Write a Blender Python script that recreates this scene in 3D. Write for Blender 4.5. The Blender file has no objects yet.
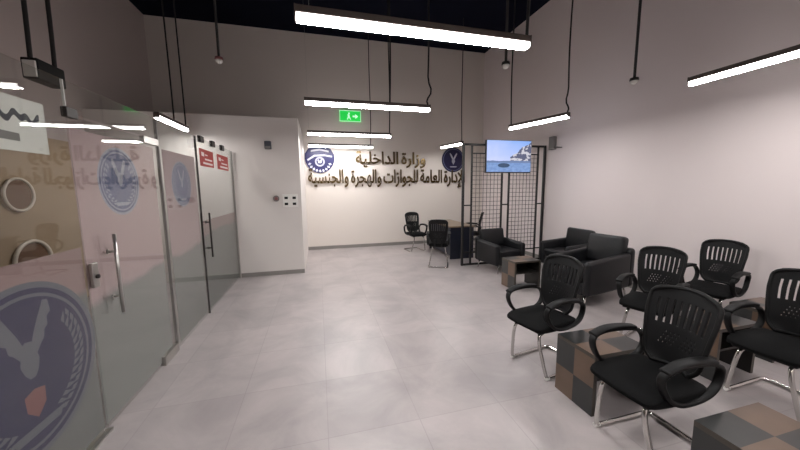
import bpy, bmesh, math, random
from mathutils import Vector, Matrix
random.seed(7)
PI = math.pi
S = bpy.context.scene
C = S.collection

# ------------------------------------------------------------------ camera, world, exposure
cam_d = bpy.data.cameras.new('camera')
cam = bpy.data.objects.new('camera', cam_d)
C.objects.link(cam)
S.camera = cam
cam_d.sensor_width = 36.0
cam_d.lens = 306.815 / 800 * 36
cam_d.clip_start = 0.02
YAW, PITCH, ROLL = math.radians(14.77), math.radians(6.944), math.radians(0.5516)
fw = Vector((math.sin(YAW) * math.cos(PITCH), math.cos(YAW) * math.cos(PITCH), -math.sin(PITCH)))
r0 = Vector((math.cos(YAW), -math.sin(YAW), 0))
d0 = fw.cross(r0)
rt = math.cos(ROLL) * r0 + math.sin(ROLL) * d0
dn = -math.sin(ROLL) * r0 + math.cos(ROLL) * d0
m = Matrix((rt, -dn, -fw)).transposed().to_4x4()
m.translation = Vector((0, 0, 1.6))
cam.matrix_world = m

w = bpy.data.worlds.new('world')
S.world = w
w.use_nodes = True
w.node_tree.nodes['Background'].inputs[0].default_value = (0.02, 0.02, 0.022, 1)
w.node_tree.nodes['Background'].inputs[1].default_value = 0.2
S.view_settings.view_transform = 'Standard'
S.view_settings.look = 'None'
S.view_settings.exposure = 0.0
S.view_settings.gamma = 1.0
S.cycles.use_denoising = True
S.cycles.max_bounces = 10
S.cycles.transparent_max_bounces = 24
S.cycles.sample_clamp_indirect = 6.0
LAMP = 112.0          # lamp diffuser strength

# ------------------------------------------------------------------ room numbers (metres)
XR, YB, XL, YF, ZC = 4.70, 8.25, -3.48, -3.2, 5.34
XG, YG, ZG = -1.43, 6.00, 2.25            # glass partition plane, its far end, its height
ZB = 2.86                                  # top of the white block wall


# ------------------------------------------------------------------ materials
def srgb(r, g, b):
    f = lambda c: (c / 255 / 12.92) if c / 255 <= 0.04045 else ((c / 255 + 0.055) / 1.055) ** 2.4
    return (f(r), f(g), f(b), 1)


def nt(name):
    mt = bpy.data.materials.new(name)
    mt.use_nodes = True
    return mt, mt.node_tree, mt.node_tree.nodes['Principled BSDF']


def mat(name, col, rough=0.5, metal=0.0, spec=0.5, var=0.06, scale=30.0, bump=0.0, coat=0.0):
    mt, t, b = nt(name)
    b.inputs['Roughness'].default_value = rough
    b.inputs['Metallic'].default_value = metal
    b.inputs['Specular IOR Level'].default_value = spec
    b.inputs['Coat Weight'].default_value = coat
    tc = t.nodes.new('ShaderNodeTexCoord')
    n = t.nodes.new('ShaderNodeTexNoise')
    n.inputs['Scale'].default_value = scale
    n.inputs['Detail'].default_value = 4
    t.links.new(tc.outputs['Object'], n.inputs['Vector'])
    mx = t.nodes.new('ShaderNodeMix')
    mx.data_type = 'RGBA'
    c = Vector(col[:3])
    mx.inputs[6].default_value = (*(c * (1 - var)), 1)
    mx.inputs[7].default_value = (*(c * (1 + var)), 1)
    t.links.new(n.outputs['Fac'], mx.inputs[0])
    t.links.new(mx.outputs[2], b.inputs['Base Color'])
    if bump:
        bp = t.nodes.new('ShaderNodeBump')
        bp.inputs['Strength'].default_value = bump
        bp.inputs['Distance'].default_value = 0.01
        t.links.new(n.outputs['Fac'], bp.inputs['Height'])
        t.links.new(bp.outputs[0], b.inputs['Normal'])
    return mt


def emit(name, col, strength):
    mt, t, b = nt(name)
    b.inputs['Base Color'].default_value = col
    b.inputs['Emission Color'].default_value = col
    b.inputs['Emission Strength'].default_value = strength
    return mt


def floor_mat():
    mt, t, b = nt('grey_floor_tile')
    tc = t.nodes.new('ShaderNodeTexCoord')
    br = t.nodes.new('ShaderNodeTexBrick')
    br.offset = 0.0
    br.inputs['Scale'].default_value = 1.0
    br.inputs['Brick Width'].default_value = 0.62
    br.inputs['Row Height'].default_value = 0.62
    br.inputs['Mortar Size'].default_value = 0.0035
    br.inputs['Mortar Smooth'].default_value = 0.4
    br.inputs['Bias'].default_value = 0.0
    br.inputs['Color1'].default_value = srgb(169, 161, 161)
    br.inputs['Color2'].default_value = srgb(177, 169, 169)
    br.inputs['Mortar'].default_value = srgb(160, 152, 152)
    t.links.new(tc.outputs['Object'], br.inputs['Vector'])
    n = t.nodes.new('ShaderNodeTexNoise')
    n.inputs['Scale'].default_value = 1.7
    n.inputs['Detail'].default_value = 7
    n.inputs['Roughness'].default_value = 0.62
    n.inputs['Distortion'].default_value = 0.6
    t.links.new(tc.outputs['Object'], n.inputs['Vector'])
    rp = t.nodes.new('ShaderNodeValToRGB')
    rp.color_ramp.elements[0].position = 0.35
    rp.color_ramp.elements[0].color = (0.80, 0.80, 0.80, 1)
    rp.color_ramp.elements[1].position = 0.68
    rp.color_ramp.elements[1].color = (1.08, 1.07, 1.06, 1)
    t.links.new(n.outputs['Fac'], rp.inputs[0])
    mx = t.nodes.new('ShaderNodeMix')
    mx.data_type = 'RGBA'
    mx.blend_type = 'MULTIPLY'
    mx.inputs[0].default_value = 1
    t.links.new(br.outputs['Color'], mx.inputs[6])
    t.links.new(rp.outputs[0], mx.inputs[7])
    t.links.new(mx.outputs[2], b.inputs['Base Color'])
    b.inputs['Roughness'].default_value = 0.34
    b.inputs['Specular IOR Level'].default_value = 0.5
    return mt


def glass_mat():
    mt, t, b = nt('clear_glass')
    t.nodes.remove(b)
    out = t.nodes['Material Output']
    fr = t.nodes.new('ShaderNodeFresnel')
    ge = t.nodes.new('ShaderNodeNewGeometry')
    io = t.nodes.new('ShaderNodeMapRange')       # the same reflectance at both faces of the pane
    io.inputs['To Min'].default_value = 1.5
    io.inputs['To Max'].default_value = 1 / 1.5
    t.links.new(ge.outputs['Backfacing'], io.inputs['Value'])
    t.links.new(io.outputs[0], fr.inputs['IOR'])
    tr = t.nodes.new('ShaderNodeBsdfTransparent')
    tr.inputs[0].default_value = (0.93, 0.94, 0.93, 1)
    gl = t.nodes.new('ShaderNodeBsdfGlossy')
    gl.inputs['Roughness'].default_value = 0.015
    mx = t.nodes.new('ShaderNodeMixShader')
    t.links.new(fr.outputs[0], mx.inputs[0])
    t.links.new(tr.outputs[0], mx.inputs[1])
    t.links.new(gl.outputs[0], mx.inputs[2])
    t.links.new(mx.outputs[0], out.inputs[0])
    return mt


def film_mat(name, upper, lower, split, slope, clear):
    """printed translucent vinyl: one tone above a slanted line, another below it (object y / z)"""
    mt, t, b = nt(name)
    out = t.nodes['Material Output']
    tc = t.nodes.new('ShaderNodeTexCoord')
    sp = t.nodes.new('ShaderNodeSeparateXYZ')
    t.links.new(tc.outputs['Object'], sp.inputs[0])
    wv = t.nodes.new('ShaderNodeTexNoise')
    wv.inputs['Scale'].default_value = 1.4
    t.links.new(tc.outputs['Object'], wv.inputs['Vector'])
    m1 = t.nodes.new('ShaderNodeMath'); m1.operation = 'MULTIPLY_ADD'
    m1.inputs[1].default_value = -slope; 
    t.links.new(sp.outputs['Y'], m1.inputs[0]); t.links.new(sp.outputs['Z'], m1.inputs[2])
    m2 = t.nodes.new('ShaderNodeMath'); m2.operation = 'MULTIPLY_ADD'
    m2.inputs[1].default_value = 0.22
    t.links.new(wv.outputs['Fac'], m2.inputs[0]); t.links.new(m1.outputs[0], m2.inputs[2])
    mr = t.nodes.new('ShaderNodeMapRange')
    mr.inputs['From Min'].default_value = split + 0.09
    mr.inputs['From Max'].default_value = split + 0.14
    t.links.new(m2.outputs[0], mr.inputs['Value'])
    mx = t.nodes.new('ShaderNodeMix'); mx.data_type = 'RGBA'
    mx.inputs[6].default_value = lower; mx.inputs[7].default_value = upper
    t.links.new(mr.outputs[0], mx.inputs[0])
    t.links.new(mx.outputs[2], b.inputs['Base Color'])
    b.inputs['Roughness'].default_value = 0.7
    b.inputs['Specular IOR Level'].default_value = 0.2
    tr = t.nodes.new('ShaderNodeBsdfTransparent')
    ms = t.nodes.new('ShaderNodeMixShader')
    ms.inputs[0].default_value = 1 - clear
    t.links.new(tr.outputs[0], ms.inputs[1]); t.links.new(b.outputs[0], ms.inputs[2])
    t.links.new(ms.outputs[0], out.inputs[0])
    return mt


def screen_mat():
    """the picture on the television: sky over a rocky coast and calm sea"""
    mt, t, b = nt('television_picture')
    tc = t.nodes.new('ShaderNodeTexCoord')
    sp = t.nodes.new('ShaderNodeSeparateXYZ')
    t.links.new(tc.outputs['Generated'], sp.inputs[0])

    def math_(op, a, bb, c=None):
        n = t.nodes.new('ShaderNodeMath'); n.operation = op
        for i, v in enumerate((a, bb, c)):
            if v is None: continue
            if isinstance(v, (int, float)): n.inputs[i].default_value = v
            else: t.links.new(v, n.inputs[i])
        return n.outputs[0]

    def mixc(f, a, bb):
        n = t.nodes.new('ShaderNodeMix'); n.data_type = 'RGBA'
        if isinstance(f, (int, float)): n.inputs[0].default_value = f
        else: t.links.new(f, n.inputs[0])
        for i, v in ((6, a), (7, bb)):
            if isinstance(v, tuple): n.inputs[i].default_value = v
            else: t.links.new(v, n.inputs[i])
        return n.outputs[2]

    def noise(s, d=4):
        n = t.nodes.new('ShaderNodeTexNoise'); n.inputs['Scale'].default_value = s; n.inputs['Detail'].default_value = d
        t.links.new(tc.outputs['Generated'], n.inputs['Vector'])
        return n.outputs['Fac']
    u, v = sp.outputs['X'], sp.outputs['Z']
    sky = mixc(v, srgb(205, 210, 245), srgb(120, 165, 235))
    cloud = math_('MULTIPLY', math_('SUBTRACT', 1.0, u), math_('MULTIPLY', noise(3.0), 0.9))
    sky = mixc(cloud, sky, srgb(215, 218, 250))
    rock = mixc(math_('GREATER_THAN', noise(9.0), 0.52), srgb(88, 92, 118), srgb(198, 196, 205))
    top = math_('ADD', math_('MULTIPLY_ADD', math_('SUBTRACT', u, 0.55), 1.15, 0.36), math_('MULTIPLY', noise(7.0), 0.25))
    isrock = math_('MULTIPLY', math_('LESS_THAN', v, top), math_('GREATER_THAN', u, 0.52))
    c = mixc(isrock, sky, rock)
    low = math_('LESS_THAN', v, math_('MULTIPLY_ADD', noise(5.0), 0.08, 0.32))
    c = mixc(low, c, srgb(105, 125, 165))
    sea = mixc(noise(14.0), srgb(70, 105, 165), srgb(150, 180, 225))
    c = mixc(math_('LESS_THAN', v, 0.29), c, sea)
    du = math_('MULTIPLY', math_('SUBTRACT', u, 0.38), 7.5)
    dv = math_('MULTIPLY', math_('SUBTRACT', v, 0.21), 14.0)
    rr = math_('ADD', math_('MULTIPLY', du, du), math_('MULTIPLY', dv, dv))
    c = mixc(math_('LESS_THAN', rr, 1.0), c, srgb(52, 74, 104))
    t.links.new(c, b.inputs['Emission Color'])
    b.inputs['Emission Strength'].default_value = 1.12
    b.inputs['Base Color'].default_value = (0.01, 0.01, 0.012, 1)
    b.inputs['Roughness'].default_value = 0.2
    return mt


M = {}
M['wall'] = mat('painted_wall', srgb(224, 213, 212), 0.75, var=0.012, scale=3.0, spec=0.25)
M['wall_cream'] = mat('painted_back_wall', srgb(220, 212, 205), 0.75, var=0.012, scale=3.0, spec=0.25)
M['wall_white'] = mat('painted_block_wall', srgb(214, 208, 204), 0.75, var=0.012, scale=3.0, spec=0.25)
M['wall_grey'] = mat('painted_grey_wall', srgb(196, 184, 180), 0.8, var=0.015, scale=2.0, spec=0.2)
M['ceiling'] = mat('navy_ceiling_paint', srgb(11, 14, 30), 0.85, var=0.1, scale=2.0, spec=0.1)
M['floor'] = floor_mat()
M['skirting'] = mat('grey_skirting_tile', srgb(135, 131, 127), 0.45, var=0.04, scale=6)
M['plastic'] = mat('black_plastic', srgb(10, 10, 11), 0.55, spec=0.3, var=0.08, scale=60)
M['mesh_black'] = mat('black_chair_mesh', srgb(11, 11, 13), 0.6, spec=0.3, var=0.2, scale=140)
M['fabric'] = mat('black_seat_fabric', srgb(11, 11, 12), 0.9, var=0.25, scale=160, spec=0.2, bump=0.25)
M['leather'] = mat('black_leather', srgb(18, 19, 22), 0.45, spec=0.4, var=0.12, scale=45, bump=0.08)
M['chrome'] = mat('chrome_tube', srgb(205, 203, 200), 0.16, metal=1.0, var=0.02)
M['steel'] = mat('brushed_steel', srgb(180, 178, 174), 0.3, metal=1.0, var=0.05, scale=80)
M['dark_steel'] = mat('dark_anodised_metal', srgb(58, 55, 54), 0.4, metal=0.6, var=0.05)
M['cap'] = mat('white_foot_cap', srgb(228, 226, 222), 0.4)
M['check_dark'] = mat('charcoal_laminate', srgb(38, 40, 40), 0.28, var=0.16, scale=9, coat=0.3)
M['check_brown'] = mat('bronze_laminate', srgb(98, 78, 63), 0.28, var=0.22, scale=9, coat=0.3)
M['table_edge'] = mat('dark_bronze_board', srgb(66, 60, 53), 0.4, var=0.15, scale=14)
M['table_in'] = mat('dark_board_inside', srgb(34, 31, 29), 0.5, var=0.1, scale=14)
M['frame_black'] = mat('black_powder_coat', srgb(26, 25, 26), 0.5, var=0.05)
M['desk_navy'] = mat('navy_desk_board', srgb(24, 28, 42), 0.4, var=0.06, scale=8)
M['desk_wood'] = mat('walnut_desk_top', srgb(120, 104, 86), 0.35, var=0.15, scale=12)
M['cord'] = mat('black_cord', srgb(26, 24, 24), 0.6)
M['housing'] = mat('dark_lamp_housing', srgb(84, 74, 70), 0.45, metal=0.2, var=0.05)
M['diffuser'] = emit('lamp_diffuser', (1.0, 0.975, 0.958, 1), LAMP)
M['diffuser_side'] = emit('lamp_diffuser_side', (1.0, 0.975, 0.958, 1), LAMP * .13)
M['glass'] = glass_mat()
M['film'] = film_mat('printed_film', srgb(192, 168, 170), srgb(144, 143, 142), 0.70, 0.06, 0.08)
M['film_low'] = film_mat('printed_film_half', srgb(164, 139, 138), srgb(126, 126, 125), 0.86, 0.03, 0.08)
M['navy'] = mat('emblem_navy', srgb(38, 38, 76), 0.5, var=0.08, scale=20)
M['blue'] = mat('emblem_blue', srgb(22, 22, 78), 0.35, var=0.08, scale=20)
M['deep_blue'] = mat('emblem_deep_blue', srgb(22, 20, 60), 0.35, var=0.08, scale=20)
M['pale'] = mat('emblem_pale', srgb(180, 180, 192), 0.45, var=0.05, scale=20)
M['mist'] = mat('emblem_mist', srgb(104, 104, 114), 0.6, var=0.05, scale=20)
M['mist_blue'] = mat('emblem_mist_blue', srgb(112, 116, 148), 0.6, var=0.06, scale=20)
M['mist_light'] = mat('emblem_mist_light', srgb(160, 160, 175), 0.6, var=0.06, scale=20)
M['shield_red'] = mat('emblem_red', srgb(132, 84, 84), 0.6, var=0.06, scale=20)
M['gold'] = mat('bronze_letter_metal', srgb(92, 76, 50), 0.28, metal=0.9, var=0.1, scale=20)
M['red'] = mat('red_sign_vinyl', srgb(172, 56, 52), 0.5, var=0.04)
M['white'] = mat('white_plastic', srgb(225, 223, 218), 0.45, var=0.02)
M['white_print'] = mat('white_print', srgb(235, 225, 222), 0.5, var=0.02)
M['grey_plastic'] = mat('grey_plastic', srgb(120, 116, 114), 0.5)
M['ink'] = mat('dark_ink', srgb(64, 66, 76), 0.6)
M['cream'] = mat('cream_rim', srgb(226, 214, 200), 0.4)
M['brown'] = mat('brown_panel', srgb(112, 84, 66), 0.5, var=0.08, scale=8)
M['beige'] = mat('beige_reflected_tone', srgb(166, 144, 120), 0.7, var=0.04, scale=6)
M['exit_green'] = emit('exit_green', srgb(30, 190, 70), 0.9)
M['exit_white'] = emit('exit_white', srgb(190, 255, 205), 0.9)
M['tv_case'] = mat('black_screen_case', srgb(38, 38, 44), 0.35)
M['tv'] = screen_mat()


# ------------------------------------------------------------------ mesh helpers
class MB:
    def __init__(self):
        self.bm = bmesh.new()
        self.mats = []

    def mi(self, name):
        if name not in self.mats: self.mats.append(name)
        return self.mats.index(name)

    def _set(self, faces, mname):
        i = self.mi(mname)
        for f in faces: f.material_index = i

    def box(self, x0, x1, y0, y1, z0, z1, mname, bev=0.0, seg=2):
        r = bmesh.ops.create_cube(self.bm, size=1)
        vs = r['verts']
        for v in vs:
            v.co = Vector((x0 + (v.co.x + .5) * (x1 - x0), y0 + (v.co.y + .5) * (y1 - y0), z0 + (v.co.z + .5) * (z1 - z0)))
        fs = list({f for v in vs for f in v.link_faces})
        if bev > 0:
            es = list({e for v in vs for e in v.link_edges})
            rr = bmesh.ops.bevel(self.bm, geom=es, offset=bev, segments=seg, profile=0.5, affect='EDGES')
            fs = list({f for v in rr['verts'] for f in v.link_faces} | {f for f in fs if f.is_valid})
        self._set(fs, mname)
        return fs

    def tube(self, pts, r, mname, n=10, closed=False, flat=None):
        """sweep a circle (or a flattened ellipse: flat=(side radius, other radius), side axis = local Y) along pts"""
        pts = [Vector(p) for p in pts]
        N = len(pts)
        rings = []
        prev = None
        for i, p in enumerate(pts):
            a = pts[(i - 1) % N] if (closed or i > 0) else p
            b = pts[(i + 1) % N] if (closed or i < N - 1) else p
            tg = (b - a).normalized()
            if flat:
                side = Vector((0, 1, 0))
                nn = tg.cross(side).normalized()
                side = nn.cross(tg).normalized()
                ra, rb = flat
            else:
                if prev is None:
                    ref = Vector((0, 0, 1)) if abs(tg.z) < .9 else Vector((1, 0, 0))
                    side = tg.cross(ref).normalized()
                else:
                    side = (prev - tg * prev.dot(tg)).normalized()
                nn = tg.cross(side).normalized()
                ra = rb = r if not isinstance(r, (list, tuple)) else r[i]
            prev = side
            ring = []
            for k in range(n):
                t = 2 * PI * k / n
                if flat:
                    ct, st = math.cos(t), math.sin(t)
                    ct = math.copysign(abs(ct) ** .6, ct); st = math.copysign(abs(st) ** .6, st)
                else:
                    ct, st = math.cos(t), math.sin(t)
                ring.append(self.bm.verts.new(p + side * ct * ra + nn * st * rb))
            rings.append(ring)
        fs = []
        for i in range(N if closed else N - 1):
            A, B = rings[i], rings[(i + 1) % N]
            for k in range(n):
                fs.append(self.bm.faces.new((A[k], A[(k + 1) % n], B[(k + 1) % n], B[k])))
        if not closed:
            fs.append(self.bm.faces.new(rings[0]))
            fs.append(self.bm.faces.new(rings[-1][::-1]))
        for f in fs: f.smooth = True
        self._set(fs, mname)
        return fs

    def lathe(self, prof, mname, c=(0, 0, 0), axis='Z', n=24, smooth=True):
        c = Vector(c)
        rings = []
        for (r, h) in prof:
            ring = []
            for k in range(n):
                t = 2 * PI * k / n
                a, b = r * math.cos(t), r * math.sin(t)
                q = {'Z': Vector((a, b, h)), 'Y': Vector((a, h, b)), 'X': Vector((h, a, b))}[axis]
                ring.append(self.bm.verts.new(c + q))
            rings.append(ring)
        fs = []
        for A, B in zip(rings, rings[1:]):
            for k in range(n):
                fs.append(self.bm.faces.new((A[k], A[(k + 1) % n], B[(k + 1) % n], B[k])))
        for f in fs: f.smooth = smooth
        fs.append(self.bm.faces.new(rings[0]))
        fs.append(self.bm.faces.new(rings[-1]))
        self._set(fs, mname)
        return fs

    def prism(self, poly, h0, h1, mname, to3):
        """extrude a 2-D polygon between h0 and h1; to3(u, v, h) gives the 3-D point"""
        A = [self.bm.verts.new(to3(u, v, h0)) for u, v in poly]
        B = [self.bm.verts.new(to3(u, v, h1)) for u, v in poly]
        n = len(poly)
        fs = [self.bm.faces.new(A), self.bm.faces.new(B[::-1])]
        for k in range(n):
            fs.append(self.bm.faces.new((A[k], B[k], B[(k + 1) % n], A[(k + 1) % n])))
        self._set(fs, mname)
        return fs

    def quad(self, pts, mname):
        f = self.bm.faces.new([self.bm.verts.new(Vector(p)) for p in pts])
        self._set([f], mname)
        return f

    def build(self, name, parent=None, subsurf=0, solid=0.0, smooth=False):
        bmesh.ops.recalc_face_normals(self.bm, faces=self.bm.faces)
        me = bpy.data.meshes.new(name)
        self.bm.to_mesh(me)
        self.bm.free()
        for k in self.mats: me.materials.append(M[k])
        if smooth:
            for p in me.polygons: p.use_smooth = True
        o = bpy.data.objects.new(name, me)
        C.objects.link(o)
        if parent: o.parent = parent
        if solid:
            md = o.modifiers.new('solid', 'SOLIDIFY'); md.thickness = solid; md.offset = 0
        if subsurf:
            md = o.modifiers.new('sub', 'SUBSURF'); md.levels = subsurf; md.render_levels = subsurf
        return o


def tag(o, label=None, cat=None, group=None, kind=None):
    if label: o['label'] = label
    if cat: o['category'] = cat
    if group: o['group'] = group
    if kind: o['kind'] = kind
    return o


def empty(name, loc=(0, 0, 0), rz=0.0):
    o = bpy.data.objects.new(name, None)
    o.empty_display_size = 0.1
    C.objects.link(o)
    o.location = loc
    o.rotation_euler = (0, 0, rz)
    return o


def copy_tree(o, parent=None):
    c = o.copy()
    C.objects.link(c)
    if parent: c.parent = parent
    for ch in list(o.children): copy_tree(ch, c)
    return c


def smooth_path(pts, it=2, closed=False):
    pts = [Vector(p) for p in pts]
    for _ in range(it):
        out = [] if closed else [pts[0]]
        N = len(pts)
        for i in range(N if closed else N - 1):
            a, b = pts[i], pts[(i + 1) % N]
            out += [a * .75 + b * .25, a * .25 + b * .75]
        if not closed: out.append(pts[-1])
        pts = out
    return pts


def structure(name, mb, label=None, cat=None):
    o = mb.build(name)
    return tag(o, label, cat, kind='structure')


# ------------------------------------------------------------------ the room shell
b = MB(); b.box(XL - .1, XR + .1, YF - .1, YB + .1, -.1, 0, 'floor')
structure('floor', b, 'large grey stone-look floor tiles across the whole waiting room', 'floor')
b = MB(); b.box(XL - .1, XR + .1, YF - .1, YB + .1, ZC, ZC + .1, 'ceiling')
structure('ceiling', b, 'dark navy painted ceiling high above the hanging lamps', 'ceiling')
b = MB(); b.box(XL - .1, XR + .1, YB, YB + .1, 0, ZC, 'wall_cream')
structure('wall_back', b, 'far cream wall carrying the Arabic lettering', 'wall')
b = MB(); b.box(XR, XR + .1, YF - .1, YB, 0, ZC, 'wall')
structure('wall_right', b, 'long pale wall behind the chairs on the right', 'wall')
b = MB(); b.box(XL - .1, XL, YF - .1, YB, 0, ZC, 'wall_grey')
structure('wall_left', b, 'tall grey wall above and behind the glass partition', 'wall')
b = MB(); b.box(XL, XR, YF - .1, YF, 0, ZC, 'wall')
structure('wall_front', b, 'pale wall behind the viewer', 'wall')
# white block wall: its face runs behind the glass offices too
b = MB()
b.box(XL, -.31, YG + .012, YB, 0, ZB, 'wall_white')
structure('wall_partition', b, 'white block wall at the end of the glass partition, lower than the room', 'wall')
b = MB(); b.box(-.31, 2.2, YB - .015, YB, 0, .085, 'skirting'); b.box(2.2, XR, YB - .015, YB, 0, .085, 'skirting')
structure('baseboard_back', b, 'grey skirting tile along the far wall', 'skirting')
b = MB(); b.box(XG + .02, -.31, YG - .003, YG + .012, 0, .075, 'skirting')
structure('baseboard_partition', b, 'grey skirting tile at the foot of the white block wall', 'skirting')
b = MB(); b.box(XR - .015, XR, YF, YB - .015, 0, .085, 'skirting')
structure('baseboard_right', b, 'grey skirting tile along the right wall', 'skirting')

b = MB(); b.box(XL, XL + .03, YF, YG + .012, 0, 2.3, 'beige')  # added lining: the room's warm reflection in the glass is put into its colour
structure('wall_added_lining', b, 'added lining behind the glass, its beige-brown standing in for reflections', 'wall')
# ------------------------------------------------------------------ glass partition
GT = 0.006


def on_glass(dx):
    return lambda u, v, h: Vector((XG + dx + h, u, v))


def ring_poly(cx, cy, r, n=48):
    return [(cx + r * math.cos(2 * PI * k / n), cy + r * math.sin(2 * PI * k / n)) for k in range(n)]


def emblem_shapes(bld, cu, cv, R, to3, face, ring, bird, shield, h, wreath=True, big=False):
    """round crest: rim, field, a raised-wing bird, a shield on its breast and a wreath on either side"""
    bld.prism(ring_poly(cu, cv, R), 0, h, ring, to3)
    bld.prism(ring_poly(cu, cv, R * .93), h, h * 1.25, face, to3)
    bld.prism(ring_poly(cu, cv, R * .87), h * 1.25, h * 1.5, ring, to3)
    bld.prism(ring_poly(cu, cv, R * .83), h * 1.5, h * 1.8, face, to3)
    P = lambda pts: [(cu + a * R, cv + c * R) for a, c in pts]
    B = lambda pts: P([(a * (.86 if big else .82), c * .82 + (.14 if big else .06)) for a, c in pts])
    for s in (-1, 1):
        wing = [(s * .03, .02), (s * .13, .06), (s * .20, .16), (s * .25, .20), (s * .27, .32), (s * .33, .36), (s * .33, .48), (s * .40, .54), (s * .38, .72), (s * .30, .74), (s * .22, .58), (s * .13, .40), (s * .06, .22), (0, .12)]
        bld.prism(B(wing), h * 1.8, h * 2.4, bird, to3)
        nl = 13 if big else 9
        for k in range(nl if wreath else 0):
            a = math.radians(-66 + k * 100 / (nl - 1))
            c0, s0 = math.cos(a), math.sin(a)
            for rr, tw in ((.62, .10), (.72, -.02)):
                q = [(rr * c0, rr * s0), ((rr + .05) * c0 - .05 * s0, (rr + .05) * s0 + .05 * c0), ((rr + tw * .5 + .05) * c0 - .13 * s0, (rr + tw * .5 + .05) * s0 + .13 * c0), ((rr - .01) * c0 - .07 * s0, (rr - .01) * s0 + .07 * c0)]
                bld.prism(P([(s * u, v) for u, v in q]), h * 1.8, h * 2.3, bird, to3)
    bld.prism(B([(-.11, .10), (-.14, -.04), (-.09, -.18), (-.03, -.26), (.05, -.26), (.10, -.18), (.14, -.04), (.11, .10), (0, .16)]), h * 1.8, h * 2.3, bird, to3)
    bld.prism(B([(-.06, .10), (-.16, .19), (-.10, .22), (-.03, .26), (.06, .24), (.07, .10)]), h * 2.3, h * 2.6, bird, to3)
    bld.prism(P([(-.13, -.24), (-.12, -.42), (0, -.54), (.12, -.42), (.13, -.24), (0, -.20)]), h * 1.8, h * 2.3, shield, to3)
    bld.prism(P([(-.34, -.62), (.34, -.62), (.28, -.72), (-.28, -.72)]), h * 1.8, h * 2.3, bird, to3)


def glass_pane(y0, y1, z0, z1, parent):
    bb = MB(); bb.box(XG - GT, XG + GT, y0, y1, z0, z1, 'glass')
    return bb.build('glass_pane', parent)


FX = -GT - .005
# near fixed pane with the half-height film and the big crest
w1 = tag(empty('window_1', (0, 0, 0)), 'near fixed glass pane with half-height film and the largest crest', 'glass pane', kind='structure')
glass_pane(YF, 2.325, .015, ZG, w1)
b = MB(); b.box(XG + FX - .001, XG + FX, YF, 2.32, .03, 1.25, 'film_low')
f1 = b.build('film', w1)
b = MB(); emblem_shapes(b, 1.885, .69, .455, lambda u, v, h: Vector((XG + FX + .0004 + h, u, v)), 'navy', 'mist', 'mist', 'shield_red', .0004, big=True)
b.build('crest', f1)
# notice seen at the top of that pane
b = MB()
b.box(XG + FX - .004, XG + FX, 1.45, 2.19, 1.80, 2.07, 'white')
o = tag(b.build('notice_panel'), 'pale notice panel with dark lettering high on the near glass pane', 'sign')
b = MB()
to = lambda u, v, h: Vector((XG + FX + h, u, v))
wave = [(1.50 + .01 * k, 1.955 + .028 * abs(math.sin(k * .21)) + .012 * math.sin(k * .9)) for k in range(66)]
for (u0, v0), (u1, v1) in zip(wave, wave[1:]):
    b.prism([(u0, v0 - .016), (u1, v1 - .016), (u1, v1 + .016), (u0, v0 + .016)], 0, .002, 'ink', to)
b.prism([(1.60, 1.905), (2.02, 1.888), (2.02, 1.85), (1.60, 1.855)], 0, .002, 'grey_plastic', to)
b.build('lettering', o)

# near door leaf
d1 = tag(empty('door_1'), 'near glass door leaf with full film, round crest and bar handle', 'door', kind='structure')
glass_pane(2.335, 3.385, .02, 2.045, d1)
b = MB(); b.box(XG + FX - .001, XG + FX, 2.34, 3.33, .03, 1.98, 'film')
f2 = b.build('film', d1)
b = MB(); emblem_shapes(b, 2.80, 1.665, .25, lambda u, v, h: Vector((XG + FX + .0004 + h, u, v)), 'mist_blue', 'mist_light', 'mist_light', 'mist_blue', .0004)
b.build('crest', f2)


def bar_handle(y, z0, z1, parent, mname='steel'):
    bb = MB()
    bb.tube([(XG + .055, y, z0), (XG + .055, y, z1)], .011, mname, 12)
    hb = bb.build('handle', parent)
    for z in (z0 + .12, z1 - .12):
        q = MB(); q.tube([(XG + GT, y, z), (XG + .055, y, z)], .008, mname, 10)
        q.lathe([(.016, 0), (.016, .008)], mname, (XG + GT, y, z), 'X', 14)
        q.build('standoff', hb)


bar_handle(2.53, .74, 1.30, d1)
b = MB(); b.box(XG + GT, XG + .026, 2.335, 2.39, .98, 1.14, 'steel', .004)
lk = b.build('lock', d1)
b = MB(); b.lathe([(.014, 0), (.014, .012), (.008, .016)], 'dark_steel', (XG + .026, 2.365, 1.05), 'X', 14)
b.build('cylinder', lk)
b = MB(); b.box(XG - .02, XG + .02, 3.14, 3.385, 2.0, 2.06, 'steel', .004)
b.build('top_hinge', d1)
b = MB(); b.box(XG - .022, XG + .022, 3.10, 3.385, 0.0, .085, 'steel', .004)
b.build('floor_hinge', d1)
# transom over the near door
w2 = tag(empty('window_2'), 'narrow glass strip over the near door', 'glass pane', kind='structure')
glass_pane(2.335, 3.385, 2.065, ZG, w2)
for y in (2.36, ):
    q = MB(); q.box(XG - .016, XG + .016, y - .045, y + .045, 2.035, 2.095, 'dark_steel', .004); q.build('clamp', w2)
q = MB(); q.box(XG - .0065, XG + .0065, 2.327, 2.333, 2.10, ZG, 'cap'); q.build('lit_edge_strip', w2)  # white strip standing in for the lit glass edges at the seam
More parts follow.
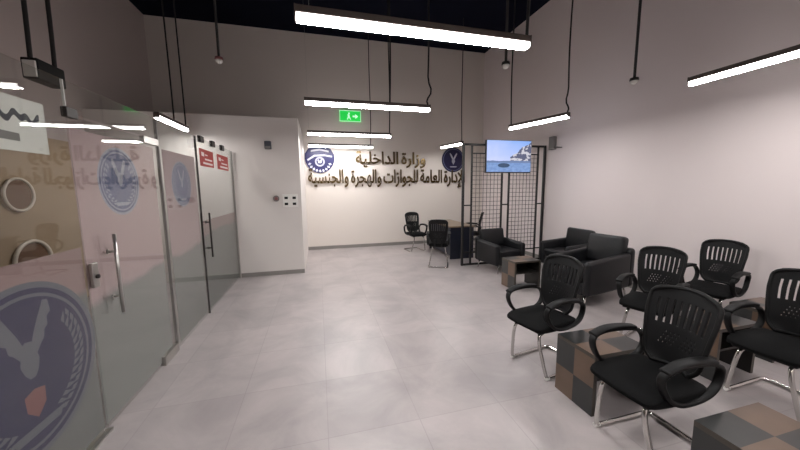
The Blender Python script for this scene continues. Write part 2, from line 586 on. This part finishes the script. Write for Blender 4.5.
# upright between door and next pane
b = MB(); b.box(XG - .012, XG + .012, 3.391, 3.405, 0, ZG, 'grey_plastic')
structure('trim_1', b, 'thin dark upright between the near door and the second pane', 'trim')
w3 = tag(empty('window_3'), 'second fixed glass pane with film and a smaller crest', 'glass pane', kind='structure')
glass_pane(3.412, 4.335, .015, ZG, w3)
b = MB(); b.box(XG + FX - .001, XG + FX, 3.50, 4.30, .03, 1.99, 'film')
f3 = b.build('film', w3)
b = MB(); emblem_shapes(b, 3.89, 1.66, .245, lambda u, v, h: Vector((XG + FX + .0004 + h, u, v)), 'mist_blue', 'mist_light', 'mist_light', 'mist_blue', .0004)
b.build('crest', f3)
b = MB(); b.box(XG - .010, XG + .010, 4.338, 4.352, 0, ZG, 'dark_steel')
structure('trim_2', b, 'thin dark upright beside the far glass door', 'trim')
# far door with two red signs
d2 = tag(empty('door_2'), 'far glass door with half-height film under two red signs', 'door', kind='structure')
glass_pane(4.358, 5.955, .02, ZG, d2)
b = MB(); b.box(XG + FX - .001, XG + FX, 4.37, 5.95, .03, 1.2, 'film_low')
b.build('film', d2)
bar_handle(4.46, .72, 1.3, d2, 'dark_steel')
for y in (4.55, 5.0, 5.45):
    q = MB(); q.box(XG - .02, XG + .02, y - .06, y + .06, ZG - .05, ZG + .03, 'dark_steel', .004); q.build('clamp', d2)
b = MB(); b.box(XG - .014, XG + .014, 5.958, 5.985, 0, ZG, 'steel')
structure('trim_3', b, 'pale upright where the glass meets the white block wall', 'trim')
for y0, y1, lab in ((4.44, 4.96, 'nearer of the two red signs on the far glass door'), (5.14, 5.70, 'farther of the two red signs on the far glass door')):
    b = MB(); b.box(XG + GT + .001, XG + GT + .004, y0, y1, 1.90, 2.12, 'red')
    o = tag(b.build('red_sign'), lab, 'sign', 'red signs on the glass')
    b = MB()
    to = lambda u, v, h: Vector((XG + GT + .004 + h, u, v))
    L = y1 - y0
    for a0, a1, z0, z1 in ((.12, .30, 2.03, 2.08), (.36, .55, 2.045, 2.06), (.34, .88, 1.985, 2.005), (.2, .9, 1.93, 1.955)):
        b.prism([(y0 + a0 * L, z0), (y0 + a1 * L, z0 - .004), (y0 + a1 * L, z1 - .004), (y0 + a0 * L, z1)], 0, .0015, 'white_print', to)
    b.build('print', o)
# bright metal threshold at the foot of the near pane
b = MB(); b.box(XG - .03, XG + .03, YF, 2.33, 0, .014, 'steel')
structure('trim_4', b, 'metal threshold strip under the near glass pane', 'trim')

# office side: two round rims and a cabinet behind the near glass
for y, z, r, lab in ((4.68, 1.56, .21, 'upper of two round cream-rimmed discs seen through the near glass'),
                     (4.74, .74, .28, 'lower of two round cream-rimmed discs seen through the near glass')):
    b = MB(); b.lathe([(r * .8, 0), (r * .8, .02)], 'brown', (XL + .031, y, z), 'X', 36, False)
    o = tag(b.build('wall_disc'), lab, 'disc', 'round discs on the office wall')
    b = MB()
    n = 40
    b.tube([(XL + .06, y + r * .9 * math.cos(2 * PI * k / n), z + r * .9 * math.sin(2 * PI * k / n)) for k in range(n)], r * .075, 'cream', 8, True)
    b.build('rim', o)

# ------------------------------------------------------------------ things on the white block wall
FY = YG + .012
b = MB(); b.box(-.885, -.775, FY - .07, FY, 2.30, 2.44, 'ink', .012)
o = tag(b.build('wall_sensor'), 'small dark sensor box high on the white block wall', 'sensor')
b = MB(); b.box(-.875, -.785, FY - .076, FY - .07, 2.305, 2.35, 'grey_plastic', .002); b.build('lens', o)
b = MB(); b.lathe([(.05, -.03), (.055, -.02), (.055, 0)], 'grey_plastic', (-.745, FY, 1.425), 'Y', 20)
o = tag(b.build('call_point'), 'round reddish-grey call point beside the switch plate', 'call point')
b = MB(); b.lathe([(.026, -.038), (.03, -.03)], 'shield_red', (-.745, FY, 1.425), 'Y', 16); b.build('button', o)
b = MB(); b.box(-.64, -.37, FY - .012, FY, 1.26, 1.50, 'white', .004)
o = tag(b.build('switch_plate'), 'white plate with four black switches on the block wall', 'switch plate')
for xx in (-.60, -.46):
    for zz in (1.30, 1.41):
        q = MB(); q.box(xx - .005, xx + .055, FY - .018, FY - .012, zz, zz + .045, 'plastic', .002); q.build('switch', o)

# ------------------------------------------------------------------ lettering on the far wall
FORMS = {'ا': (0xFE8D, 2), 'إ': (0xFE87, 2), 'ة': (0xFE93, 2), 'ت': (0xFE95, 4), 'ج': (0xFE9D, 4), 'خ': (0xFEA5, 4), 'د': (0xFEA9, 2),
         'ر': (0xFEAD, 2), 'ز': (0xFEAF, 2), 'س': (0xFEB1, 4), 'ع': (0xFEC9, 4), 'ل': (0xFEDD, 4), 'م': (0xFEE1, 4), 'ن': (0xFEE5, 4),
         'ه': (0xFEE9, 4), 'و': (0xFEED, 2), 'ي': (0xFEF1, 4), 'ﻹ': (0xFEF9, 2)}


def shape(word):
    word = word.replace('لإ', 'ﻹ')
    out = []
    for i, ch in enumerate(word):
        base, n = FORMS[ch]
        jp = i > 0 and FORMS[word[i - 1]][1] == 4
        jn = n == 4 and i < len(word) - 1
        if n == 2: k = 1 if jp else 0
        else: k = (3 if jn else 1) if jp else (2 if jn else 0)
        out.append(chr(base + k))
    return ''.join(out[::-1])


def text_bm(s):
    cu = bpy.data.curves.new('lettering', 'FONT')
    cu.body = s
    cu.extrude = 0.05
    cu.offset = 0.018
    ob = bpy.data.objects.new('lettering', cu)
    C.objects.link(ob)
    bpy.context.view_layer.update()
    me = bpy.data.meshes.new_from_object(ob.evaluated_get(bpy.context.evaluated_depsgraph_get()))
    bpy.data.objects.remove(ob)
    bpy.data.curves.remove(cu)
    return me


def text_line(words, x0, x1, z0, z1, label):
    root = tag(empty('wall_lettering', (x0, YB, z0)), label, 'lettering')
    ms = [text_bm(shape(wd)) for wd in words][::-1]
    gap = .22
    x = 0
    pos = []
    for me in ms:
        xs = [v.co.x for v in me.vertices]
        pos.append(x - min(xs)); x += max(xs) - min(xs) + gap
    tot = x - gap
    ys = [v.co.y for me in ms for v in me.vertices]
    sx, sz = (x1 - x0) / tot, (z1 - z0) / (max(ys) - min(ys))
    for me, p in zip(ms, pos):
        for v in me.vertices:
            a, c, d = v.co
            v.co = Vector(((a + p) * sx, -.022 + -d * .4, (c - min(ys)) * sz))
        me.materials.clear(); me.materials.append(M['gold'])
        o = bpy.data.objects.new('word', me)
        C.objects.link(o); o.parent = root
    return root


text_line('وزارة الداخلية'.split(), .98, 2.92, 2.13, 2.57, 'upper line of bronze Arabic lettering on the far wall')
text_line('الإدارة العامة للجوازات والهجرة والجنسية'.split(), -.24, 4.12, 1.58, 2.10, 'lower longer line of bronze Arabic lettering on the far wall')

# two round crests on the far wall
ym = lambda u, v, h: Vector((u, YB - h, v))
em = tag(empty('wall_crest', (0, 0, 0)), 'blue crest with white ornaments left of the lettering', 'crest')
b = MB()
cu, cv, R = .07, 2.31, .34
pl = [(cu - .36, cv + .16), (cu - .27, cv + .30), (cu - .1, cv + .36), (cu + .12, cv + .36), (cu + .28, cv + .29), (cu + .36, cv + .15)]
pl += [(cu + .37 * math.cos(a), cv + .08 - .40 * math.sin(a)) for a in [math.radians(q) for q in range(6, 178, 12)]]
b.prism(pl, 0, .025, 'blue', ym)
b.build('field', em)
b = MB()
P = lambda pts: [(cu + p * R, cv + q * R) for p, q in pts]
b.prism(P([(-.62, .74), (0, .86), (.66, .72), (.66, .60), (0, .73), (-.62, .62)]), .025, .032, 'pale', ym)
b.prism(P([(-.92, .06), (-.40, .40), (.35, .44), (.9, .34), (.9, .24), (.35, .32), (-.36, .27), (-.86, -.05)]), .025, .032, 'pale', ym)
for k in range(9):
    a = math.radians(200 + k * 17.5)
    c0, s0 = math.cos(a), math.sin(a)
    b.prism(P([(.66 * c0, .66 * s0), (.80 * c0 - .1 * s0, .80 * s0 + .1 * c0), (.92 * c0, .92 * s0), (.78 * c0 + .1 * s0, .78 * s0 - .1 * c0)]), .025, .031, 'pale', ym)
ro, ri = ring_poly(cu, cv - .1 * R, .36 * R, 24), ring_poly(cu, cv - .1 * R, .24 * R, 24)
for k in range(24):
    k2 = (k + 1) % 24
    b.prism([ro[k], ro[k2], ri[k2], ri[k]], .025, .033, 'mist_light', ym)
for s in (-1, 1):
    b.prism(P([(s * .02, -.22), (s * .02, -.02), (s * .10, .10), (s * .17, .0), (s * .10, -.22)]), .025, .034, 'pale', ym)
b.build('ornament', em)
em = tag(empty('wall_crest', (0, 0, 0)), 'dark navy crest with a pale bird at the right end of the lettering', 'crest')
b = MB(); b.prism(ring_poly(3.76, 2.37, .345), 0, .02, 'deep_blue', ym); b.prism(ring_poly(3.76, 2.37, .31), .02, .024, 'mist_blue', ym)
b.prism(ring_poly(3.76, 2.37, .295), .024, .028, 'deep_blue', ym)
b.build('field', em)
b = MB()
cu, cv, R = 3.76, 2.37, .36
for s in (-1, 1):
    b.prism(P([(s * .03, .0), (s * .14, .12), (s * .32, .46), (s * .28, .54), (s * .14, .38), (0, .1)]), .028, .034, 'pale', ym)
b.prism(P([(-.10, .06), (-.14, -.12), (0, -.38), (.14, -.12), (.10, .06), (0, .14)]), .028, .034, 'mist_light', ym)
b.prism(P([(-.3, -.5), (.3, -.5), (.24, -.58), (-.24, -.58)]), .028, .034, 'pale', ym)
b.build('bird', em)

# exit sign
b = MB(); b.box(.60, 1.14, YB - .05, YB, 3.30, 3.57, 'exit_green', .006)
o = tag(b.build('exit_sign'), 'small glowing green exit sign high on the far wall', 'sign')
b = MB()
ye = lambda u, v, h: Vector((u, YB - .05 - h, v))
b.prism(ring_poly(.84, 3.50, .022, 12), 0, .004, 'exit_white', ye)
b.prism([(.80, 3.47), (.85, 3.475), (.86, 3.41), (.89, 3.35), (.87, 3.34), (.835, 3.40), (.80, 3.34), (.78, 3.35), (.81, 3.41)], 0, .004, 'exit_white', ye)
b.prism([(.93, 3.45), (1.0, 3.45), (1.0, 3.49), (1.07, 3.43), (1.0, 3.37), (1.0, 3.41), (.93, 3.41)], 0, .004, 'exit_white', ye)
for x0, x1, z0, z1 in ((.60, 1.14, 3.30, 3.312), (.60, 1.14, 3.558, 3.57), (.60, .612, 3.31, 3.56), (1.128, 1.14, 3.31, 3.56)):
    b.prism([(x0, z0), (x1, z0), (x1, z1), (x0, z1)], 0, .003, 'exit_white', ye)
b.build('pictogram', o)

# ------------------------------------------------------------------ hanging lamps
def cord_path(x, y, z0, z1, wob, kink):
    p = [(x, y, z0)]
    n = 12
    if kink:
        p += [(x - .02, y, z0 + .05), (x + .05, y - .02, z0 + .16), (x + .0, y, z0 + .3)]
        z0 += .3
    for k in range(1, n + 1):
        t = k / n
        p.append((x + wob * math.sin(t * 5.0) * (1 - t), y + wob * .5 * math.sin(t * 3), z0 + (z1 - z0) * t))
    return smooth_path(p, 1)


def lamp(x, y, z, length, along, label, cords, kinks=(), wob=.02, turn=0.0):
    rz = (0 if along == 'X' else PI / 2) + turn
    root = tag(empty('pendant_lamp', (x, y, z), rz), label, 'lamp', 'linear pendant lamps')
    h = length / 2
    q = MB(); q.box(-h, h, -.034, .034, .026, .068, 'housing', .004)
    q.box(-h - .004, -h + .004, -.035, .035, .0, .069, 'housing'); q.box(h - .004, h + .004, -.035, .035, .0, .069, 'housing')
    q.build('housing', root)
    q = MB(); q.box(-h + .004, h - .004, -.031, .031, -.012, .026, 'diffuser_side', .006)
    q.bm.normal_update()
    q._set([f for f in q.bm.faces if f.normal.z < -.5], 'diffuser')
    q.build('diffuser', root)
    for i, cx in enumerate(cords):
        q = MB()
        if cx < -.5 and along == 'X': q.tube([(cx * h, 0, .075), (cx * h, 0, ZC - z)], .0015, 'steel', 6)
        else: q.tube(cord_path(cx * h, 0, .075, ZC - z, wob, i in kinks), .011, 'cord', 6)
        q.build('wire' if cx < -.5 and along == 'X' else 'cord', root)
    return root


LZ = 2.60
lamp(.71, 2.045, LZ, 1.60, 'X', 'largest bright linear lamp, hanging nearest under the dark ceiling', (.985, -.9))
lamp(.67, 3.94, LZ, 1.57, 'X', 'second linear lamp from the viewer, just above the exit sign', (.97, .32), (0,))
lamp(.64, 6.08, LZ, 1.58, 'X', 'third linear lamp from the viewer, below the exit sign', (.97, -.97))
lamp(.59, 7.78, LZ, 1.55, 'X', 'farthest linear lamp, close over the left wall crest', (.93, -.97))
lamp(3.20, 7.12, LZ, .84, 'Y', 'short-looking lamp in front of the right wall crest', (-.95,), turn=.22)
lamp(3.43, 4.35, LZ, 1.05, 'Y', 'slanting linear lamp hanging above the television', (-.96, .96), (0,), turn=.27)
lamp(3.66, 1.82, LZ, 1.12, 'Y', 'linear lamp at the upper right, cut by the picture edge', (-.9,))
lamp(-2.0, 5.29, 2.54, .95, 'Y', 'bright office lamp hanging behind the glass partition', (.97, .1))
lamp(.71, .05, LZ, 1.60, 'X', 'linear lamp hanging above the viewer', (.97,))
lamp(.71, -1.9, LZ, 1.60, 'X', 'linear lamp hanging behind the viewer', (.97,))
lamp(3.66, -.6, LZ, 1.12, 'Y', 'linear lamp by the right wall behind the viewer', (.97,))
# dark short fitting hanging behind the near glass
root = tag(empty('hanging_fixture', (-2.0, 3.10, 2.42)), 'dark box fitting on two cords behind the near glass', 'light fitting')
b = MB(); b.box(-.05, .05, -.13, .13, 0, .15, 'plastic', .01); b.build('housing', root)
b = MB(); b.box(-.03, .045, -.145, -.13, .012, .125, 'white', .003); b.build('end_plate', root)
for y in (-.11, .11):
    b = MB(); b.tube(cord_path(0, y, .15, ZC - 2.42, .015, False), .014, 'cord', 6); b.build('cord', root)


def drop_detector(x, y, z, label, red=False):
    rt_ = tag(empty('smoke_detector', (x, y, z)), label, 'detector', 'detectors on drop rods')
    q = MB(); q.tube([(0, 0, .05), (0, 0, ZC - z)], .017, 'cord', 8); q.build('rod', rt_)
    q = MB(); q.lathe([(.03, .055), (.05, .05), (.055, .02), (.05, .012)], 'dark_steel' if not red else 'shield_red', (0, 0, 0), 'Z', 20); q.build('base', rt_)
    q = MB(); q.lathe([(.048, .012), (.044, -.01), (.026, -.03), (.01, -.034)], 'white', (0, 0, 0), 'Z', 20); q.build('head', rt_)


drop_detector(4.22, 3.42, 3.0, 'white detector on a long dark rod by the right wall')
drop_detector(2.49, 3.82, 3.2, 'detector hanging just right of the largest lamp', False)
drop_detector(-1.28, 5.08, 3.4, 'reddish detector on a rod above the far glass door', True)

# small box on the right wall by the screen
b = MB(); b.box(XR - .08, XR, 5.33, 5.47, 2.34, 2.60, 'grey_plastic', .01)
o = tag(b.build('wall_box'), 'small grey box on the right wall beside the metal screen', 'wall box')
b = MB(); b.tube([(XR - .04, 5.33, 2.38), (XR - .04, 5.15, 2.36), (XR - .18, 5.12, 2.36)], .01, 'grey_plastic', 8); b.build('conduit', o)

# ------------------------------------------------------------------ metal grid screen
sc = tag(empty('metal_screen', (0, 5.62, 0)), 'black metal grid room divider standing before the desk', 'screen')
PX = [2.785, 2.97, 3.655, 3.82, 4.50, 4.665]
ZT = 2.45
for x in PX:
    q = MB(); big = x in (PX[0], PX[-1]); r = .021 if big else .016
    q.box(x - r, x + r, -r, r, 0, ZT, 'frame_black', .002); q.build('post', sc)
for z in (ZT - .02, .02):
    q = MB(); q.box(PX[0] + .021, PX[-1] - .021, -.015, .015, z - .02, z + .02, 'frame_black', .002); q.build('rail', sc)
for a in (0, 2, 4):
    q = MB(); q.box(PX[a] + .016, PX[a + 1] - .016, -.012, .012, 1.22, 1.245, 'frame_black', .002); q.build('tie', sc)
    q = MB(); q.box(PX[a] + .016, PX[a + 1] - .016, -.012, .012, .255, .28, 'frame_black', .002); q.build('tie', sc)
for a in (1, 3):
    q = MB()
    x0, x1 = PX[a] + .016, PX[a + 1] - .016
    z0, z1 = .26, 2.26
    n = 8
    for k in range(n + 1):
        x = x0 + (x1 - x0) * k / n
        q.box(x - .003, x + .003, -.004, .004, z0, z1, 'frame_black')
    n = 23
    for k in range(n + 1):
        z = z0 + (z1 - z0) * k / n
        rr = .012 if k in (0, n) else .0035
        q.box(x0, x1, -.004 - .002, .004 + .002, z - rr, z + rr, 'frame_black')
    q.build('grid_panel', sc)

# television fixed on the screen
tv = tag(empty('television', (3.745, 5.555, 0)), 'flat television with a coastal picture hung on the metal screen', 'television')
b = MB(); b.box(-.515, .515, -.03, .035, 1.875, 2.52, 'tv_case', .006); b.build('case', tv)
b = MB(); b.box(-.505, .505, -.034, -.03, 1.895, 2.512, 'tv'); b.build('display', tv)

# ------------------------------------------------------------------ office chairs (rest facing -X)
def back_pt(u, v):
    """u -1..1 across, v 0..1 up: the curved, reclined shell of the backrest"""
    wdt = .140 + .043 * min(1, v / .7) ** .8
    y = u * wdt
    # round the corners
    top = .12
    vv = v
    if v > 1 - top:
        t = (v - (1 - top)) / top
        y = u * (wdt - .05 * t ** 2.4)
    if v < .16:
        t = (.16 - v) / .16
        y = u * (wdt - .035 * t ** 2)
    z = .49 + .46 * v + .012 * (1 - u * u) * v
    x = .165 + .085 * v + .03 * math.sin(v * PI * .95) * -.6 - .045 * u * u + .02
    return Vector((x, y, z))


def chair_back():
    q = MB()
    NU, NV = 58, 60
    slots = []
    V = {}
    for j in range(NV + 1):
        for i in range(NU + 1):
            V[i, j] = q.bm.verts.new(back_pt(-1 + 2 * i / NU, j / NV))
    fs = []
    for j in range(NV):
        for i in range(NU):
            v = (j + .5) / NV
            k = i - 7
            slot = .52 < v < .83 and 0 <= k < 45 and k % 6 in (0, 1)
            # staggered small holes under the slots
            hole = .22 < v < .43 and 10 <= i < 48 and j % 3 == 0 and (i + (j // 3) * 2) % 4 == 0 and (i * 7 + j * 3) % 5 != 0
            if slot or hole: continue
            fs.append(q.bm.faces.new((V[i, j], V[i + 1, j], V[i + 1, j + 1], V[i, j + 1])))
    for f in fs: f.smooth = True
    q._set(fs, 'mesh_black')
    loose = [v for v in q.bm.verts if not v.link_faces]
    bmesh.ops.delete(q.bm, geom=loose, context='VERTS')
    return q


def rim_path():
    N = 26
    pts = [back_pt(-1, k / N) for k in range(N + 1)]
    pts += [back_pt(-1 + 2 * k / 14, 1) for k in range(1, 14)]
    pts += [back_pt(1, 1 - k / N) for k in range(N + 1)]
    pts += [back_pt(1 - 2 * k / 14, 0) for k in range(1, 14)]
    return pts


def make_chair(label):
    t = tag(empty('office_chair'), label, 'chair', 'black mesh-back visitor chairs')
    # seat: softened slab, front edge rolled down
    q = MB()
    q.box(-.285, .185, -.205, .205, .415, .475, 'fabric')
    es = [e for e in q.bm.edges]
    bmesh.ops.subdivide_edges(q.bm, edges=es, cuts=5, use_grid_fill=True)
    for v in q.bm.verts:
        x, y, z = v.co
        fx = (x + .05) / .235; fy = y / .205
        top = z > .445
        rr = max(0, abs(fx) ** 4 + abs(fy) ** 4 - .8)
        v.co.x = -.05 + (x + .05) * (1 - .07 * fy * fy * (1 if fx < 0 else .6))
        v.co.y = y * (1 - .06 * fx * fx)
        if top: v.co.z = z + .018 * (1 - fx * fx) * (1 - fy * fy) + (-.028 if fx < -.9 else 0)
        else: v.co.z = z + (.004 if fx < -.9 else 0)
    for f in q.bm.faces: f.smooth = True
    q.build('seat', t, subsurf=1)
    q = MB(); q.box(-.24, .15, -.165, .165, .398, .416, 'plastic', .006); q.build('seat_pan', t)
    chair_back().build('backrest', t, solid=.012)
    q = MB(); q.tube(rim_path(), .013, 'plastic', 8, closed=True); q.build('back_frame', t)
    for s in (-.07, .07):
        q = MB()
        q.tube(smooth_path([(.10, s, .405), (.19, s, .41), (.205, s, .46), (.205, s, .56)], 2), .014, 'plastic', 8)
        q.build('back_bracket', t)
    for s in (-1, 1):
        ring = [(.19, .615), (.10, .65), (-.08, .665), (-.20, .65), (-.238, .60), (-.19, .50), (-.11, .435), (.0, .425), (.11, .438), (.185, .475), (.215, .55)]
        pts = smooth_path([(x, s * (.206 + (.012 if z > .6 else 0)), z) for x, z in ring], 2, True)
        q = MB()
        q.tube(pts, 0, 'plastic', 10, True, flat=(.022, .012))
        ar = q.build('armrest', t)
        q = MB(); q.tube(smooth_path([(.12, s * .218, .656), (.02, s * .218, .674), (-.12, s * .218, .678), (-.222, s * .216, .645)], 2), 0, 'plastic', 10, False, flat=(.030, .013))
        q.build('arm_pad', ar)
    for s in (-1, 1):
        q = MB()
        q.tube(smooth_path([(.04, s * .11, .39), (-.16, s * .125, .392), (-.225, s * .128, .36), (-.18, s * .183, .06), (-.165, s * .19, .014), (-.08, s * .19, .013), (.06, s * .19, .013), (.26, s * .19, .014)], 2), .0145, 'chrome', 10)
        lg = q.build('leg', t)
        q = MB(); q.lathe([(.012, -.024), (.016, -.022), (.016, .012), (.013, .014)], 'cap', (-.158, s * .19, .0165), 'X', 12); q.build('foot_cap', lg)
    q = MB(); q.tube(smooth_path([(.245, -.19, .014), (.285, -.18, .016), (.29, -.12, .018), (.29, .12, .018), (.285, .18, .016), (.245, .19, .014)], 2), .0145, 'chrome', 10)
    q.build('crossbar', t)
    return t


def deg(a): return math.radians(a)


chair = make_chair('black mesh-back chair in the left row, seat in full view, beyond the checkered table')
CH = [(1.90, 2.20, 10, None),
      (1.90, 1.29, 0, 'large foreground black mesh-back chair between two checkered tables'),
      (3.17, 2.21, 20, 'black mesh-back chair in front of the nearest armchair, half hidden by the large foreground chair'),
      (4.24, 2.33, 13, 'black mesh-back chair closest to the right wall, its backrest slots bright against it'),
      (3.20, 1.32, 2, 'black mesh-back chair cut by the right picture edge'),
      (2.33, 7.33, 98, 'black chair by the far wall below the lettering, facing the room'),
      (2.36, 5.84, 246, 'black chair seen from behind, drawn up before the navy desk'),
      (3.72, 6.95, -30, 'black chair behind the navy desk, seen through the metal screen')]
for i, (x, y, a, lab) in enumerate(CH):
    o = chair if i == 0 else copy_tree(chair)
    o.location = (x, y, 0); o.rotation_euler = (0, 0, deg(a))
    if lab: o['label'] = lab

# ------------------------------------------------------------------ checkered side tables
TW, TD, TH = .47, .34, .45


def check_board(q, org, du, dv, dn_, nu=2, nv=2, flip=0, edge='table_edge'):
    """a board whose outer face is a 2 x 2 check of two laminates"""
    org, du, dv, dn_ = Vector(org), Vector(du), Vector(dv), Vector(dn_)
    for i in range(nu):
        for j in range(nv):
            mname = 'check_dark' if (i + j + flip) % 2 == 0 else 'check_brown'
            p = org + du * (i / nu) + dv * (j / nv)
            q.quad((p, p + du / nu, p + du / nu + dv / nv, p + dv / nv), mname)
    a = [org, org + du, org + du + dv, org + dv]
    c = [p + dn_ for p in a]
    q.quad(c[::-1], 'table_in')
    for k in range(4):
        q.quad((a[k], c[k], c[(k + 1) % 4], a[(k + 1) % 4]), edge)


def make_table(label):
    t = tag(empty('side_table'), label, 'table', 'checkered side tables')
    x, y = TW / 2, TD / 2
    q = MB(); check_board(q, (-x, -y, TH), (2 * x, 0, 0), (0, 2 * y, 0), (0, 0, -.028), flip=1); q.build('tabletop', t)
    q = MB(); check_board(q, (-x, y, 0), (0, -2 * y, 0), (0, 0, TH - .028), (.03, 0, 0), flip=1); q.build('side_panel', t)
    q = MB(); check_board(q, (x, -y, 0), (0, 2 * y, 0), (0, 0, TH - .028), (-.03, 0, 0), flip=0); q.build('side_panel', t)
    q = MB(); q.box(-x + .03, x - .03, -y + .012, y - .012, .25, .27, 'table_in'); q.build('shelf', t)
    q = MB(); q.box(-x + .03, x - .03, y - .03, y - .012, .27, TH - .028, 'table_in'); q.build('back_panel', t)
    return t


table = make_table('checkered side table in the left row between the two nearest facing chairs')
TB = [(2.01, 1.73, 0, None),
      (1.98, .80, 0, 'checkered side table cut off at the bottom edge, nearest the viewer'),
      (3.29, 1.77, 0, 'checkered side table in the second row, mostly behind the large foreground chair'),
      (4.12, 1.82, 0, 'side table against the right wall, behind the cut-off chair'),
      (3.10, 4.16, 0, 'small dark side table with open front before the far armchair')]
for i, (x, y, a, lab) in enumerate(TB):
    o = table if i == 0 else copy_tree(table)
    o.location = (x, y, 0); o.rotation_euler = (0, 0, deg(a))
    if lab: o['label'] = lab

# ------------------------------------------------------------------ armchairs (rest facing -X)
def soft_box(q, x0, x1, y0, y1, z0, z1, mname, bev=.03, puff=0.0):
    q.box(x0, x1, y0, y1, z0, z1, mname, bev, 3)


AW, AD = .36, .46


def make_armchair(label):
    t = tag(empty('armchair'), label, 'armchair', 'black leather armchairs')
    q = MB(); q.box(-.44, .40, -AW + .10, AW - .10, .17, .33, 'leather', .02, 3); q.build('base', t, smooth=True)
    for s in (-1, 1):
        q = MB(); a, c = sorted((s * (AW - .11), s * AW)); q.box(-AD, .36, a, c, .17, .62, 'leather', .045, 4)
        for v in q.bm.verts:
            if v.co.z > .5: v.co.z += .05 * (v.co.x + .1)
        q.build('arm', t, smooth=True)
    q = MB(); q.box(.33, .46, -AW + .005, AW - .005, .17, .70, 'leather', .05, 4); q.build('back_panel', t, smooth=True)
    q = MB(); q.box(-.45, .24, -AW + .115, AW - .115, .335, .47, 'leather', .035, 4); q.build('seat_cushion', t, smooth=True)
    q = MB(); q.box(.0, .15, -AW + .075, AW - .075, .0, .40, 'leather', .05, 4)
    o = q.build('back_cushion', t, smooth=True)
    o.location = (.20, 0, .47); o.rotation_euler = (0, deg(10), 0)
    for sx in (-.39, .37):
        for s in (-1, 1):
            q = MB(); q.tube([(sx, s * (AW - .10), .17), (sx + (-.03 if sx < 0 else .03), s * (AW - .075), 0)], [.016, .011], 'chrome', 10); q.build('leg', t)
    return t


arm = make_armchair('nearest black leather armchair, its broad outer arm towards the viewer')
AR = [(3.71, 3.44, 11, None),
      (4.34, 4.50, 0, 'black leather armchair in the corner by the right wall, past the nearest armchair'),
      (3.37, 5.20, 97, 'black leather armchair standing directly before the metal screen')]
for i, (x, y, a, lab) in enumerate(AR):
    o = arm if i == 0 else copy_tree(arm)
    o.scale = ((1.13, .88, 1.04), (.74, 1, .97), (.74, .96, .90))[i]
    o.location = (x, y, 0); o.rotation_euler = (0, 0, deg(a))
    if lab: o['label'] = lab

# ------------------------------------------------------------------ desk behind the screen
dk = tag(empty('office_desk', (3.05, 6.85, 0)), 'navy desk with a wood-tone top between the far chairs', 'desk')
b = MB(); b.box(-.30, .32, -.70, .70, .715, .745, 'desk_wood', .004); b.build('desktop', dk)
b = MB(); b.box(-.27, .30, -.66, -.635, 0, .715, 'desk_navy', .003); b.build('end_panel', dk)
b = MB(); b.box(-.27, .30, .635, .66, 0, .715, 'desk_navy', .003); b.build('end_panel', dk)
b = MB(); b.box(-.27, -.25, -.635, .635, .08, .715, 'desk_navy', .003); b.build('modesty_panel', dk)
b = MB(); b.box(-.02, .28, -.635, -.25, .10, .70, 'desk_navy', .004); pd = b.build('drawer_pedestal', dk)
